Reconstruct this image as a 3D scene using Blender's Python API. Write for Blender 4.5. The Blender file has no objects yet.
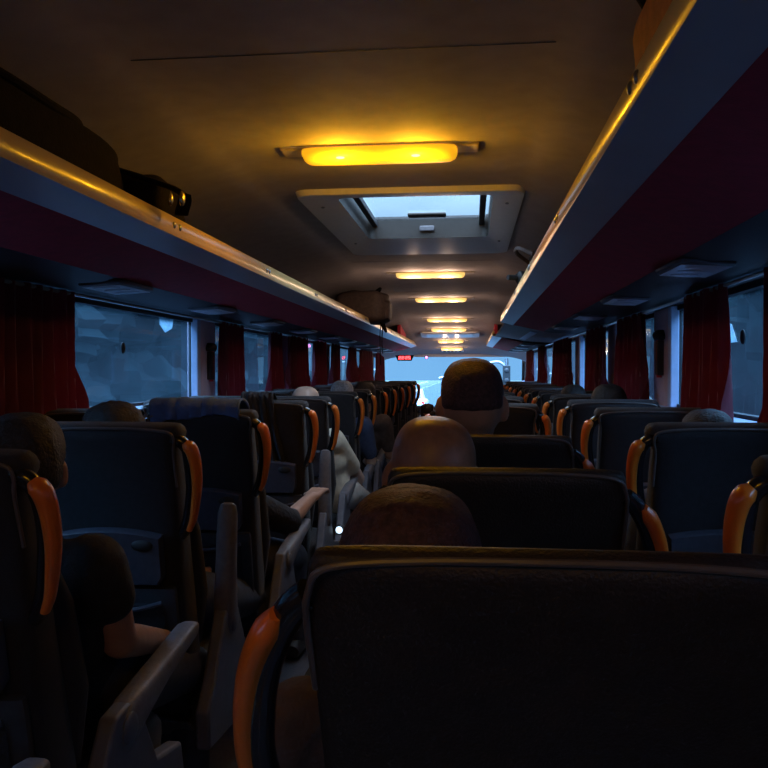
import bpy, math, random
from mathutils import Vector, Matrix
from math import sin, cos, pi, radians as R
random.seed(7)
sc = bpy.context.scene
C = sc.collection

# ------------------------------------------------------------------ camera
CAMZ = 1.40
XC = -0.305            # middle of the coach, the camera sits right of it
TANA = 87 / 800.0
cd = bpy.data.cameras.new('camera'); cam = bpy.data.objects.new('camera', cd); C.objects.link(cam)
cd.sensor_width = 36; cd.lens = 36 * 800 / 768.0; cd.clip_start = .02; cd.clip_end = 500
cam.location = (0, 0, CAMZ)
cam.rotation_euler = (R(90) - math.atan(13 / 800.0), 0, math.atan(TANA))
sc.camera = cam

# ------------------------------------------------------------------ world: dusk overcast sky
SKYTOP = 22.0          # overhead sky, mostly out of view, boosted to light the interior
w = bpy.data.worlds.new('sky'); sc.world = w; w.use_nodes = True
nt = w.node_tree; nt.nodes.clear()
def wn(t): return nt.nodes.new(t)
out = wn('ShaderNodeOutputWorld'); bg = wn('ShaderNodeBackground'); tc = wn('ShaderNodeTexCoord')
sep = wn('ShaderNodeSeparateXYZ'); ramp = wn('ShaderNodeValToRGB'); nz = wn('ShaderNodeTexNoise')
mixc = wn('ShaderNodeMixRGB'); mixc.blend_type = 'MULTIPLY'; mixc.inputs[0].default_value = .5
nz.inputs['Scale'].default_value = 3.5; nz.inputs['Detail'].default_value = 5
nr = wn('ShaderNodeValToRGB'); nr.color_ramp.elements[0].position = .35; nr.color_ramp.elements[0].color = (.6, .68, .8, 1); nr.color_ramp.elements[1].position = .65
nt.links.new(tc.outputs['Generated'], sep.inputs[0]); nt.links.new(sep.outputs['Z'], ramp.inputs[0])
nt.links.new(tc.outputs['Generated'], nz.inputs['Vector']); nt.links.new(nz.outputs['Fac'], nr.inputs[0])
e = ramp.color_ramp.elements
e[0].position = 0.0; e[0].color = (.33, .62, .97, 1)
e[1].position = .9; e[1].color = (.50, .68, .98, 1)
k = e.new(.25); k.color = (.30, .56, .92, 1)
nt.links.new(ramp.outputs[0], mixc.inputs[1]); nt.links.new(nr.outputs[0], mixc.inputs[2])
lift = wn('ShaderNodeMapRange'); lift.interpolation_type = 'SMOOTHSTEP'
lift.inputs[1].default_value = .07; lift.inputs[2].default_value = .60; lift.inputs[3].default_value = 1.0; lift.inputs[4].default_value = SKYTOP
nt.links.new(sep.outputs['Z'], lift.inputs[0]); nt.links.new(lift.outputs[0], bg.inputs[1])
nt.links.new(mixc.outputs[0], bg.inputs[0])
nt.links.new(bg.outputs[0], out.inputs[0])
sc.view_settings.view_transform = 'Standard'; sc.view_settings.look = 'None'
sc.view_settings.gamma = 1; sc.view_settings.exposure = 0.0; sc.view_settings.use_curve_mapping = False
LAMP = 2.9             # strength of the amber ceiling lamps
sc.cycles.use_denoising = True
sc.cycles.max_bounces = 8; sc.cycles.transparent_max_bounces = 24
sc.cycles.sample_clamp_indirect = 4

# ------------------------------------------------------------------ materials
def mat(name, col, rough=.7, metal=0, spec=.5, noise=0, nscale=40, bump=0, bscale=200, emit=None, estr=0, coat=0, sheen=0, col2=None):
    m = bpy.data.materials.new(name); m.use_nodes = True
    t = m.node_tree; b = t.nodes['Principled BSDF']
    b.inputs['Base Color'].default_value = (*col, 1); b.inputs['Roughness'].default_value = rough
    b.inputs['Metallic'].default_value = metal; b.inputs['Specular IOR Level'].default_value = spec
    if coat: b.inputs['Coat Weight'].default_value = coat; b.inputs['Coat Roughness'].default_value = .15
    if sheen: b.inputs['Sheen Weight'].default_value = sheen
    if emit: b.inputs['Emission Color'].default_value = (*emit, 1); b.inputs['Emission Strength'].default_value = estr
    c = t.nodes.new('ShaderNodeTexCoord')
    if noise or col2:
        n = t.nodes.new('ShaderNodeTexNoise'); n.inputs['Scale'].default_value = nscale; n.inputs['Detail'].default_value = 4
        r = t.nodes.new('ShaderNodeValToRGB'); r.color_ramp.elements[0].position = .35; r.color_ramp.elements[1].position = .65
        a = tuple(x * (1 - noise) for x in col); z = col2 or tuple(min(1, x * (1 + noise)) for x in col)
        r.color_ramp.elements[0].color = (*a, 1); r.color_ramp.elements[1].color = (*z, 1)
        t.links.new(c.outputs['Object'], n.inputs['Vector']); t.links.new(n.outputs['Fac'], r.inputs[0])
        t.links.new(r.outputs[0], b.inputs['Base Color'])
    if bump:
        n2 = t.nodes.new('ShaderNodeTexNoise'); n2.inputs['Scale'].default_value = bscale; n2.inputs['Detail'].default_value = 3
        bp = t.nodes.new('ShaderNodeBump'); bp.inputs['Strength'].default_value = bump; bp.inputs['Distance'].default_value = .01
        t.links.new(c.outputs['Object'], n2.inputs['Vector']); t.links.new(n2.outputs['Fac'], bp.inputs['Height'])
        t.links.new(bp.outputs[0], b.inputs['Normal'])
    return m
def glass(name, tint, fres=1.45, haze=None, hazef=0):
    m = bpy.data.materials.new(name); m.use_nodes = True; t = m.node_tree; t.nodes.clear()
    o = t.nodes.new('ShaderNodeOutputMaterial'); tr = t.nodes.new('ShaderNodeBsdfTransparent'); g = t.nodes.new('ShaderNodeBsdfGlossy')
    tr.inputs[0].default_value = (*tint, 1); g.inputs['Roughness'].default_value = .03
    f = t.nodes.new('ShaderNodeFresnel'); f.inputs[0].default_value = fres; mx = t.nodes.new('ShaderNodeMixShader')
    gm = t.nodes.new('ShaderNodeNewGeometry'); bk = t.nodes.new('ShaderNodeMath'); bk.operation = 'SUBTRACT'; bk.inputs[0].default_value = 1
    ml = t.nodes.new('ShaderNodeMath'); ml.operation = 'MULTIPLY'       # a thin pane reflects at its first face only
    t.links.new(gm.outputs['Backfacing'], bk.inputs[1]); t.links.new(f.outputs[0], ml.inputs[0]); t.links.new(bk.outputs[0], ml.inputs[1])
    t.links.new(ml.outputs[0], mx.inputs[0]); t.links.new(g.outputs[0], mx.inputs[2])
    if haze:
        d = t.nodes.new('ShaderNodeBsdfTranslucent'); d.inputs[0].default_value = (*haze, 1)
        n = t.nodes.new('ShaderNodeTexNoise'); n.inputs['Scale'].default_value = 2.5; n.inputs['Detail'].default_value = 5
        mr = t.nodes.new('ShaderNodeMapRange'); mr.inputs[1].default_value = .3; mr.inputs[2].default_value = .7
        mr.inputs[3].default_value = hazef * .5; mr.inputs[4].default_value = hazef * 1.5
        m2 = t.nodes.new('ShaderNodeMixShader')
        t.links.new(n.outputs['Fac'], mr.inputs[0]); t.links.new(mr.outputs[0], m2.inputs[0])
        t.links.new(tr.outputs[0], m2.inputs[1]); t.links.new(d.outputs[0], m2.inputs[2]); t.links.new(m2.outputs[0], mx.inputs[1])
    else: t.links.new(tr.outputs[0], mx.inputs[1])
    t.links.new(mx.outputs[0], o.inputs[0]); return m
M = dict(
 ceiling=mat('ceiling_cloth', (.36, .32, .33), .85, noise=.06, nscale=14, bump=.15, bscale=350),
 shaft=mat('brown_plastic', (.03, .024, .02), .5, noise=.1),
 ceil_white=mat('hatch_plastic', (.75, .74, .76), .45, noise=.03),
 wall=mat('wall_panel', (.30, .25, .28), .6, noise=.08, nscale=20),
 pillar=mat('pillar_panel', (.60, .46, .56), .6, noise=.06, nscale=20),
 jamb=mat('pale_jamb', (.45, .56, .78), .35, noise=.04),  # blue of the reflected sky is put into the base colour
 floor=mat('floor_vinyl', (.06, .06, .075), .5, noise=.3, nscale=120),
 rail=mat('rail_plastic', (.80, .56, .22), .32, noise=.05, nscale=8, coat=.3),  # off-white plastic, with the lamps' amber put into its colour
 silver=mat('silver_band', (.55, .56, .64), .36, metal=.35, noise=.04, nscale=6),
 red=mat('red_cloth', (.42, .015, .038), .8, noise=.12, nscale=30, bump=.2),
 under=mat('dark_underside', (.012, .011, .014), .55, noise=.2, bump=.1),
 panelgrey=mat('reading_panel_plastic', (.55, .57, .66), .3, noise=.05),
 curtain=mat('curtain_cloth', (.11, .004, .018), .8, noise=.15, nscale=25, bump=.2, bscale=400, sheen=.2),
 seat=mat('seat_cloth', (.010, .009, .013), .75, noise=.25, nscale=60, bump=.25, bscale=500, sheen=.1),
 leather=mat('seat_leather', (.020, .014, .011), .5, noise=.2, nscale=30, bump=.3, bscale=260),
 piping=mat('piping', (.10, .085, .08), .35, noise=.1),
 orange=mat('orange_trim', (.75, .17, .018), .3, noise=.06, nscale=10, coat=.4),
 black=mat('gloss_black', (.012, .012, .015), .18, noise=.1, coat=.5),
 tray=mat('seat_tray', (.055, .058, .08), .5, noise=.12, nscale=50),
 armgrey=mat('armrest_grey', (.13, .125, .14), .5, noise=.12, nscale=60, bump=.1),
 shell=mat('side_shell', (.10, .10, .125), .55, noise=.1, nscale=30),
 metal=mat('steel', (.35, .36, .4), .35, metal=.9, noise=.05),
 skin=mat('skin', (.42, .22, .14), .5, noise=.08, nscale=30, bump=.05),
 skin_pale=mat('skin_pale', (.55, .38, .30), .5, noise=.08, nscale=30),
 shaved=mat('shaved_scalp', (.36, .18, .10), .36, noise=.12, nscale=60, bump=.08, bscale=600),
 hair=mat('dark_hair', (.018, .013, .012), .6, noise=.4, nscale=90, bump=.6, bscale=180),
 hairbrown=mat('brown_hair', (.075, .034, .034), .6, noise=.4, nscale=90, bump=.5, bscale=200),
 hairgrey=mat('grey_hair', (.30, .29, .31), .6, noise=.3, nscale=90, bump=.5, bscale=200),
 eye=mat('eye', (.7, .7, .7), .2, noise=.05), lip=mat('lip', (.35, .12, .1), .5, noise=.1),
 shirtblack=mat('black_shirt', (.02, .02, .024), .85, noise=.2, bump=.3),
 shirtcream=mat('cream_shirt', (.62, .56, .44), .85, noise=.08, bump=.2),
 shirtblue=mat('blue_shirt', (.05, .07, .14), .85, noise=.15, bump=.3),
 shirtbrown=mat('brown_shirt', (.09, .06, .05), .85, noise=.15, bump=.3),
 trousers=mat('dark_trousers', (.03, .032, .045), .85, noise=.2),
 chino=mat('light_trousers', (.38, .36, .33), .85, noise=.1),
 shoe=mat('shoe', (.03, .028, .026), .5, noise=.2),
 bluecloth=mat('blue_cloth', (.07, .12, .28), .9, noise=.25, nscale=15, bump=.4, bscale=60),
 darkcloth=mat('dark_coat', (.016, .016, .022), .85, noise=.3, bump=.4, bscale=80),
 bagdark=mat('dark_bag', (.010, .007, .007), .95, spec=.15, noise=.2, bump=.3, bscale=150),
 bagbrown=mat('brown_bag', (.10, .07, .065), .7, noise=.2, bump=.3, bscale=150),
 bagorange=mat('orange_bag', (.45, .13, .04), .7, noise=.15, bump=.3, bscale=100),
 brass=mat('buckle', (.6, .5, .35), .25, metal=1, noise=.05),
 clock=mat('clock_case', (.02, .008, .01), .3, noise=.1),
 digit=mat('red_digits', (.8, .05, .05), .5, emit=(1, .06, .07), estr=6, noise=.02),
 pink=mat('indicator', (.8, .3, .6), .5, emit=(1, .25, .8), estr=5, noise=.02),
 bluewhite=mat('indicator_white', (.8, .8, .9), .5, emit=(.6, .8, 1), estr=1.6, noise=.02),
 lampbody=mat('lamp_body', (.6, .5, .35), .5, noise=.05),
 lampglow=mat('lamp_diffuser', (.8, .5, .1), .4, emit=(1, .46, .010), estr=.85, noise=.02),
 lampfar=mat('far_lamp_diffuser', (.8, .6, .3), .4, emit=(1, .62, .16), estr=1.0, noise=.02),
 lampled=mat('lamp_led', (1, .8, .3), .4, emit=(1, .52, .06), estr=9, noise=.02),
 g_side=glass('tinted_side_glass', (.50, .60, .66), 1.28, haze=(.20, .34, .44), hazef=.04),
 g_wind=glass('windshield_glass', (.80, .92, .98)),
 g_hatch=glass('hatch_glass', (.66, .64, .60), haze=(.8, .85, .9), hazef=.02),
 sticker=glass('pale_daylight_patch', (.7, .85, .95), haze=(.7, .88, .95), hazef=.8),  # pale daylight on the panes, painted as a translucent patch
 rubber=mat('rubber', (.01, .01, .012), .6, noise=.2),
 redplastic=mat('red_plastic', (.5, .03, .05), .4, noise=.1),
 road=mat('wet_asphalt', (.022, .036, .052), .16, noise=.25, nscale=3, bump=.1, bscale=40),
 verge=mat('verge_grass', (.022, .034, .024), .9, noise=.4, nscale=2),
 paint=mat('road_paint', (.10, .11, .12), .6, noise=.15, nscale=20),
 bush=mat('tree_leaves', (.010, .022, .026), .95, spec=.1, noise=.3, nscale=2.2, bump=.6, bscale=8),
 bark=mat('bark', (.05, .04, .03), .9, noise=.3),
 carwhite=mat('white_car_paint', (.75, .77, .8), .25, noise=.02, coat=.5),
 carglass=mat('car_glass', (.03, .04, .05), .1, noise=.1),
 tail=mat('tail_light', (.6, .02, .02), .3, emit=(1, .05, .03), estr=2, noise=.02),
 dash=mat('dashboard', (.03, .03, .035), .6, noise=.15),
)

def cloth_through(m, col, fac):        # thin cloth lets some daylight through
    t = m.node_tree; b = t.nodes['Principled BSDF']; o = [n for n in t.nodes if n.type == 'OUTPUT_MATERIAL'][0]
    d = t.nodes.new('ShaderNodeBsdfTranslucent'); d.inputs[0].default_value = (*col, 1)
    x = t.nodes.new('ShaderNodeMixShader'); x.inputs[0].default_value = fac
    t.links.new(b.outputs[0], x.inputs[1]); t.links.new(d.outputs[0], x.inputs[2]); t.links.new(x.outputs[0], o.inputs[0])
cloth_through(M['curtain'], (.55, .02, .08), .32)
# ------------------------------------------------------------------ mesh builder
class MB:
    def __init__(s): s.v = []; s.f = []
    def add(s, vs, fs):
        n = len(s.v); s.v += [tuple(v) for v in vs]; s.f += [tuple(i + n for i in f) for f in fs]; return s
    def box(s, a, b):
        x0, y0, z0 = a; x1, y1, z1 = b
        return s.add([(x0,y0,z0),(x1,y0,z0),(x1,y1,z0),(x0,y1,z0),(x0,y0,z1),(x1,y0,z1),(x1,y1,z1),(x0,y1,z1)],
                     [(0,3,2,1),(4,5,6,7),(0,1,5,4),(1,2,6,5),(2,3,7,6),(3,0,4,7)])
    def loft(s, rings, cap=True, closed=True):
        n = len(rings[0]); vs = [p for r in rings for p in r]; fs = []
        m = n if closed else n - 1
        for i in range(len(rings) - 1):
            for j in range(m):
                k = (j + 1) % n
                fs.append((i*n+j, i*n+k, (i+1)*n+k, (i+1)*n+j))
        if cap and closed: fs += [tuple(range(n))[::-1], tuple((len(rings)-1)*n + j for j in range(n))]
        return s.add(vs, fs)
    def tube(s, pts, rad, n=10, flat=1.0, up=None):
        pts = [Vector(p) for p in pts]; rings = []
        if not isinstance(rad, (list, tuple)): rad = [rad] * len(pts)
        ref = Vector(up) if up else None
        for i, p in enumerate(pts):
            d = (pts[min(i+1, len(pts)-1)] - pts[max(i-1, 0)]).normalized()
            u = ref if ref else (Vector((0,0,1)) if abs(d.z) < .9 else Vector((0,1,0)))
            a = d.cross(u).normalized(); b = a.cross(d).normalized()
            r = rad[i]; ra, rb = r if isinstance(r, tuple) else (r, r * flat)
            rings.append([p + a * (ra * cos(2*pi*k/n)) + b * (rb * sin(2*pi*k/n)) for k in range(n)])
        return s.loft(rings)
    def ell(s, c, r, nu=20, nv=12, rot=None, fn=None):
        vs = []; fs = []; c = Vector(c)
        for i in range(nv + 1):
            ph = pi * i / nv
            for j in range(nu):
                th = 2 * pi * j / nu
                d = Vector((sin(ph)*cos(th), sin(ph)*sin(th), cos(ph)))
                q = fn(d) if fn else 1
                p = Vector((d.x*r[0]*q, d.y*r[1]*q, d.z*r[2]*q))
                if rot: p = rot @ p
                vs.append(c + p)
        for i in range(nv):
            for j in range(nu):
                k = (j+1) % nu
                if i == 0: fs.append((j, nu + j, nu + k))
                elif i == nv - 1: fs.append((i*nu + j, (i+1)*nu + j, i*nu + k))
                else: fs.append((i*nu+j, (i+1)*nu+j, (i+1)*nu+k, i*nu+k))
        return s.add(vs, fs)
    def prism(s, poly, axis, a, b):
        def P(p, t): return {'x': (t, p[0], p[1]), 'y': (p[0], t, p[1]), 'z': (p[0], p[1], t)}[axis]
        return s.loft([[P(p, a) for p in poly], [P(p, b) for p in poly]])
    def capsule(s, a, b, ra, rb, n=12, steps=4):
        a = Vector(a); b = Vector(b); d = (b - a); L = d.length; d = d / max(L, 1e-6)
        pts = []; rr = []
        for i in range(steps, 0, -1):
            t = pi/2 * i / steps; pts.append(a - d * ra * sin(t)); rr.append(max(ra * cos(t), .001))
        pts.append(a); rr.append(ra); pts.append(b); rr.append(rb)
        for i in range(1, steps + 1):
            t = pi/2 * i / steps; pts.append(b + d * rb * sin(t)); rr.append(max(rb * cos(t), .001))
        u = Vector((0,0,1)) if abs(d.z) < .9 else Vector((0,1,0))
        x = d.cross(u).normalized(); y = x.cross(d)
        return s.loft([[p + x*(r*cos(2*pi*k/n)) + y*(r*sin(2*pi*k/n)) for k in range(n)] for p, r in zip(pts, rr)])
    def build(s, name, m, parent=None, smooth=True, bevel=0, loc=None, voxel=0, sm=4, sub=0, rz=0):
        me = bpy.data.meshes.new(name); me.from_pydata(s.v, [], s.f); me.update()
        import bmesh
        b = bmesh.new(); b.from_mesh(me)
        bmesh.ops.remove_doubles(b, verts=b.verts, dist=1e-6) if voxel == 0 else None
        bmesh.ops.recalc_face_normals(b, faces=b.faces)
        b.to_mesh(me); b.free()
        me.materials.append(M[m] if isinstance(m, str) else m)
        o = bpy.data.objects.new(name, me); C.objects.link(o)
        if parent: o.parent = parent
        if loc: o.location = loc
        if rz: o.rotation_euler[2] = rz
        if voxel:
            md = o.modifiers.new('r', 'REMESH'); md.mode = 'VOXEL'; md.voxel_size = voxel; md.use_smooth_shade = True
            ms = o.modifiers.new('s', 'SMOOTH'); ms.iterations = sm; ms.factor = .5
            dg = bpy.context.evaluated_depsgraph_get(); dg.update()
            nm = bpy.data.meshes.new_from_object(o.evaluated_get(dg)); o.modifiers.clear()
            mt = o.data.materials[0]; o.data = nm; nm.materials.clear(); nm.materials.append(mt)
            for p in nm.polygons: p.use_smooth = True
        else:
            if bevel:
                md = o.modifiers.new('b', 'BEVEL'); md.width = bevel; md.segments = 3; md.limit_method = 'ANGLE'; md.angle_limit = R(40)
            if sub:
                md = o.modifiers.new('s', 'SUBSURF'); md.levels = sub; md.render_levels = sub
            if smooth:
                me.polygons.foreach_set('use_smooth', [True] * len(me.polygons))
                try: me.set_sharp_from_angle(angle=R(38))
                except Exception: pass
        return o
def catmull(pts, n=6):
    pts = [Vector(p) for p in pts]; P = [2*pts[0]-pts[1]] + pts + [2*pts[-1]-pts[-2]]; o = []
    for i in range(1, len(P) - 2):
        for k in range(n):
            t = k / n; a, b, c, d = P[i-1], P[i], P[i+1], P[i+2]
            o.append(.5*((2*b) + (c-a)*t + (2*a-5*b+4*c-d)*t*t + (3*b-a-3*c+d)*t**3))
    o.append(pts[-1]); return o
def tag(o, label=None, cat=None, group=None, kind=None):
    if label: o['label'] = label
    if cat: o['category'] = cat
    if group: o['group'] = group
    if kind: o['kind'] = kind
    return o
def empty(name, loc, label, cat, group=None, rz=0):
    o = bpy.data.objects.new(name, None); C.objects.link(o); o.location = loc; o.rotation_euler[2] = rz
    o.empty_display_size = .1
    return tag(o, label, cat, group)
def copy_tree(o, parent=None):
    c = o.copy(); C.objects.link(c); c.parent = parent
    for ch in list(o.children): copy_tree(ch, c)
    return c
def struct(o): o['kind'] = 'structure'; return o
def Yt(Zm, X): return Zm + TANA * X          # depth measured from the picture -> distance along the coach
def W(px, py, Zm):
    X = (px - 471) * Zm / 800; return Vector((X, Yt(Zm, X), CAMZ + (371 - py) * Zm / 800))

# ------------------------------------------------------------------ coach shell
Y0, YF = -1.3, 13.4
HW = 1.2                                       # half width of the coach at the windows
POD = .12                                      # seat podium above the aisle
H = lambda h: CAMZ + h
# ceiling: flat middle, curved shoulders; it dips towards the front
def ceil_h(y): 
    if y < 9.2: return .73
    t = (y - 9.2) / (YF - 9.2)
    return .73 - .45 * t ** 1.15
prof = [(0, 0), (.25, 0), (.49, 0), (.515, -.012), (.60, -.03), (.8, -.075), (1.0, -.15), (1.12, -.23), (1.2, -.34)]
HY0, HY1, HX0, HX1 = Yt(3.36, -.23), Yt(4.40, -.23), -.56, .09     # roof hatch opening
def ceil_ring(y):
    hh = ceil_h(y); k = min(1, hh / .73)
    L = [(XC - d, y, H(hh + z * k)) for d, z in reversed(prof)]; Rr = [(XC + d, y, H(hh + z * k)) for d, z in prof[1:]]
    return L + Rr
ys = sorted(set([Y0, 0, 1, 2, HY0, HY1, 5, 6, 7, 8, 9.2] + [9.2 + (YF - 9.2) * i / 10 for i in range(11)]))
mb = MB()
for a, b in zip(ys, ys[1:]):
    ra, rb = ceil_ring(a), ceil_ring(b)
    if abs(a - HY0) < 1e-6:                    # strip with the hatch hole
        hole = [(HX0), (HX1)]
        n = len(ra)
        for i in range(n - 1):
            x0, x1 = ra[i][0], ra[i+1][0]
            segs = []
            if x1 <= HX0 or x0 >= HX1: segs = [(x0, x1)]
            else:
                if x0 < HX0: segs.append((x0, HX0))
                if x1 > HX1: segs.append((HX1, x1))
            for p, q in segs:
                f = lambda x: ra[i][2] + (ra[i+1][2] - ra[i][2]) * (x - x0) / (x1 - x0)
                mb.add([(p, a, f(p)), (q, a, f(q)), (q, b, f(q)), (p, b, f(p))], [(0, 1, 2, 3)])
    else: mb.loft([ra, rb], closed=False)
struct(mb.build('ceiling', 'ceiling'))
# fine seams across the ceiling and lengthwise edge mouldings
n = 0
for y in (Yt(1.85, -.3), Yt(5.35, -.3), Yt(7.4, -.3)):
    t = MB().box((XC - .5, y - .002, H(.7292)), (XC + .5, y + .002, H(.7315))); n += 1
    struct(t.build('trim_%d' % n, 'dash'))
# floor, podiums
struct(MB().box((XC - 1.25, Y0, -.05), (XC + 1.25, YF, 0)).build('floor', 'floor'))
struct(MB().box((XC - 1.2, Y0, .001), (-.68, 12.0, POD)).build('trim_20', 'floor', bevel=.01))
struct(MB().box((-.17, Y0, .001), (XC + 1.2, 12.0, POD)).build('trim_21', 'floor', bevel=.01))
for i, x in enumerate((-.68, -.17)):
    struct(MB().box((x - .012, Y0, POD - .02), (x + .012, 12.0, POD + .004)).build('trim_%d' % (22 + i), 'brass'))
# side walls below and above the windows
for side, sx in (('left', -1), ('right', 1)):
    x = XC + sx * HW
    lo = MB().box((min(x, x + sx*.05), Y0, -.02), (max(x, x + sx*.05), YF, H(-.165)))
    lo.box((min(x, x + sx*.05), Y0, H(.287)), (max(x, x + sx*.05), YF, H(.42)))
    struct(lo.build('wall_' + side, 'wall'))
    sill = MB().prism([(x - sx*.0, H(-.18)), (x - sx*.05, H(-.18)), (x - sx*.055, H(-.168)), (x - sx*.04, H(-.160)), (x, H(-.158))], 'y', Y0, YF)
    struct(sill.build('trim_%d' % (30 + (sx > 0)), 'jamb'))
# rear wall (behind the camera), front header, dashboard wall
struct(MB().box((XC - 1.25, Y0 - .05, 0), (XC + 1.25, Y0, H(.75))).build('wall_back', 'wall'))
struct(MB().box((XC - 1.25, YF, H(.235)), (XC + 1.25, YF + .06, H(.45))).build('wall_front', 'ceil_white'))
struct(MB().box((XC - 1.25, YF, -.02), (XC + 1.25, YF + .06, H(-.62))).build('trim_40', 'dash'))

# windows: pillars (bay borders) given as distances along the coach
PL = [-1.3, .55, 2.45, 4.42, 6.30, 8.25, 10.2, 12.1, 13.35]
PR = [-1.3, .2, 1.95, 3.84, 5.15, 6.78, 8.7, 10.5, 12.2, 13.35]
def windows(side, sx, P, start, widths):
    x = XC + sx * HW; k = start
    for i in range(len(P) - 1):
        wv = widths
        a, b = P[i] + wv / 2, P[i + 1] - wv / 2
        if i == 0: a = P[0]
        r = struct(MB().box((min(x + sx*.02, x + sx*.026), a, H(-.165)), (max(x + sx*.02, x + sx*.026), b, H(.287))).build('window_%d' % k, 'g_side'))
        fr = MB()
        for (q0, q1) in ((a, a + .025), (b - .025, b)): fr.box((min(x, x + sx*.035), q0, H(-.165)), (max(x, x + sx*.035), q1, H(.287)))
        fr.box((min(x, x+sx*.035), a, H(-.165)), (max(x, x+sx*.035), b, H(-.145)))
        fr.box((min(x, x+sx*.035), a, H(.265)), (max(x, x+sx*.035), b, H(.287)))
        fr.build('window_frame', 'rubber', r, smooth=False)
        k += 1
    for i in range(1, len(P) - 1):
        a, b = P[i] - widths/2, P[i] + widths/2
        c = sx
        poly = [(x + c*.05, a), (x - c*.004, a), (x - c*.016, a + .02), (x - c*.016, b - .02), (x - c*.004, b), (x + c*.05, b)]
        r = struct(MB().prism(poly, 'z', H(-.165), H(.287)).build('trim_%d' % (50 + k * 10 + i), 'pillar', bevel=.004))
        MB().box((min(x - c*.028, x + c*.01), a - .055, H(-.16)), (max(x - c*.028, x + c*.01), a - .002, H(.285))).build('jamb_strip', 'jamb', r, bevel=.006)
    return k
k = windows('left', -1, PL, 1, .30)
windows('right', 1, PR, k, .34)
# windshield: leaning pane with frame
ws = MB(); x0, x1 = XC - 1.2, XC + 1.2
ws.add([(x0, YF + .25, H(-.65)), (x1, YF + .25, H(-.65)), (x1, YF + .03, H(.25)), (x0, YF + .03, H(.25)),
        (x0, YF + .256, H(-.65)), (x1, YF + .256, H(-.65)), (x1, YF + .036, H(.25)), (x0, YF + .036, H(.25))],
       [(0,1,2,3), (7,6,5,4), (0,4,5,1), (1,5,6,2), (2,6,7,3), (3,7,4,0)])
wso = struct(ws.build('window_40', 'g_wind', smooth=False))
f = MB()
for xx in (x0, x1 - .05): f.tube([(xx + .025, YF + .24, H(-.66)), (xx + .025, YF + .03, H(.26))], .03, 8)
f.tube([(x0, YF + .03, H(.25)), (x1, YF + .03, H(.25))], .014, 8)
f.build('window_frame', 'dash', wso)
for sx in (-1, 1):     # front corner posts
    xx = XC + sx * 1.2
    struct(MB().box((min(xx - sx*.015, xx + sx*.05), YF - .06, 0), (max(xx - sx*.015, xx + sx*.05), YF + .3, H(.3))).build('trim_%d' % (42 + (sx > 0)), 'dash', bevel=.01))
db = empty('dashboard', (XC, YF - .2, 0), 'long dark dashboard under the windscreen at the front', 'dashboard')
MB().prism([(-.45, .45), (-.45, .62), (-.3, .74), (0.1, .78), (.42, .76), (.42, .3), (-.2, .3)], 'x', -1.12, 1.12).build('body', 'dash', db, bevel=.02)
MB().box((-.75, -.34, .74), (-.3, -.12, .84)).build('instrument_hood', 'dash', db, bevel=.03)

# ------------------------------------------------------------------ overhead racks (profile: distance from middle, height)
def rack_parts(sx, ya, yb, root, lowered=0):
    def ring(pts, y):
        return [(XC + sx * d, y, H(z)) for d, z in pts]
    def ext(name, pts, m, bevel=0):
        return MB().loft([ring(pts, ya), ring(pts, yb)]).build(name, m, root, bevel=bevel)
    ext('rail', [(.560, .430), (.556, .441), (.546, .444), (.540, .436), (.5365, .412), (.538, .392), (.543, .386), (.552, .388), (.556, .40)], 'rail')
    ext('silver_band', [(.539, .3865), (.635, .363), (.64, .369), (.548, .3915)], 'silver')
    ext('red_band', [(.6352, .3628), (.70, .351), (.872, .312), (.874, .322), (.70, .361), (.640, .371)], 'red')
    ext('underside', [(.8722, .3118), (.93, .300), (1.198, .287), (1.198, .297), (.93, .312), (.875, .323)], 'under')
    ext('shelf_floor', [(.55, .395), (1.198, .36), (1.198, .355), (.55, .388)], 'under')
    for y in (ya, yb - .012):
        MB().loft([[(XC + sx*d, yy, H(z)) for d, z in [(.54, .39), (.635, .364), (.872, .313), (1.198, .288), (1.198, .36), (.55, .41)]] for yy in (y, y + .012)]).build('end_cap', 'dash', root, smooth=False)
    b = MB(); y = math.ceil(ya / .52) * .52 + .13
    while y < yb - .1:
        for q in (0, .045): MB().ell((XC + sx * .5375, y + q, H(.416)), (.006, .01, .01), 10, 6).build('rail_bolt', 'metal', root)
        y += 1.04
lr = empty('overhead_rack', (0, 0, 0), 'long overhead luggage rack above the left windows, silver edge and red band', 'luggage rack')
rack_parts(-1, Y0 + .01, YF - .35, lr)
rr = empty('overhead_rack', (0, 0, 0), 'near overhead luggage rack above the right windows, ending halfway along the coach', 'luggage rack')
rack_parts(1, Y0 + .01, 6.42, rr)
r2 = empty('overhead_rack', (0, 0, 0), 'far short overhead rack on the right close to the windscreen', 'luggage rack')
rack_parts(1, 8.85, YF - .35, r2)
mid = empty('added_overhead_panel', (0, 0, 0), 'added flat grey brown overhead panel between the two right luggage racks', 'added panel')  # added flat panel closing the gap between the racks
MB().loft([[(XC + d, y, H(z)) for d, z in [(.56, .375), (.7, .36), (.88, .325), (1.198, .30), (1.198, .375), (.60, .43)]] for y in (6.44, 8.83)]).build('added_casing', 'wall', mid, bevel=.01)
MB().loft([[(XC + d, y, H(z)) for d, z in [(.80, .333), (.86, .321), (.87, .325), (.81, .338)]] for y in (6.9, 8.4)]).build('added_pale_strip', 'jamb', mid)
# red back panels standing in the racks near the front
for sx, lab in ((-1, 'dark red upright panel behind the left rack rail near the front'), (1, 'dark red upright panel behind the right rack rail near the front')):
    p = MB().loft([[(XC + sx*d, y, H(z)) for d, z in [(.60, .40), (.60, ceil_h(y) - .035), (.64, ceil_h(y) - .045), (.64, .40)]] for y in (10.3, 11.2)])
    tag(p.build('rack_panel', 'red'), lab, 'panel')

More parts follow.
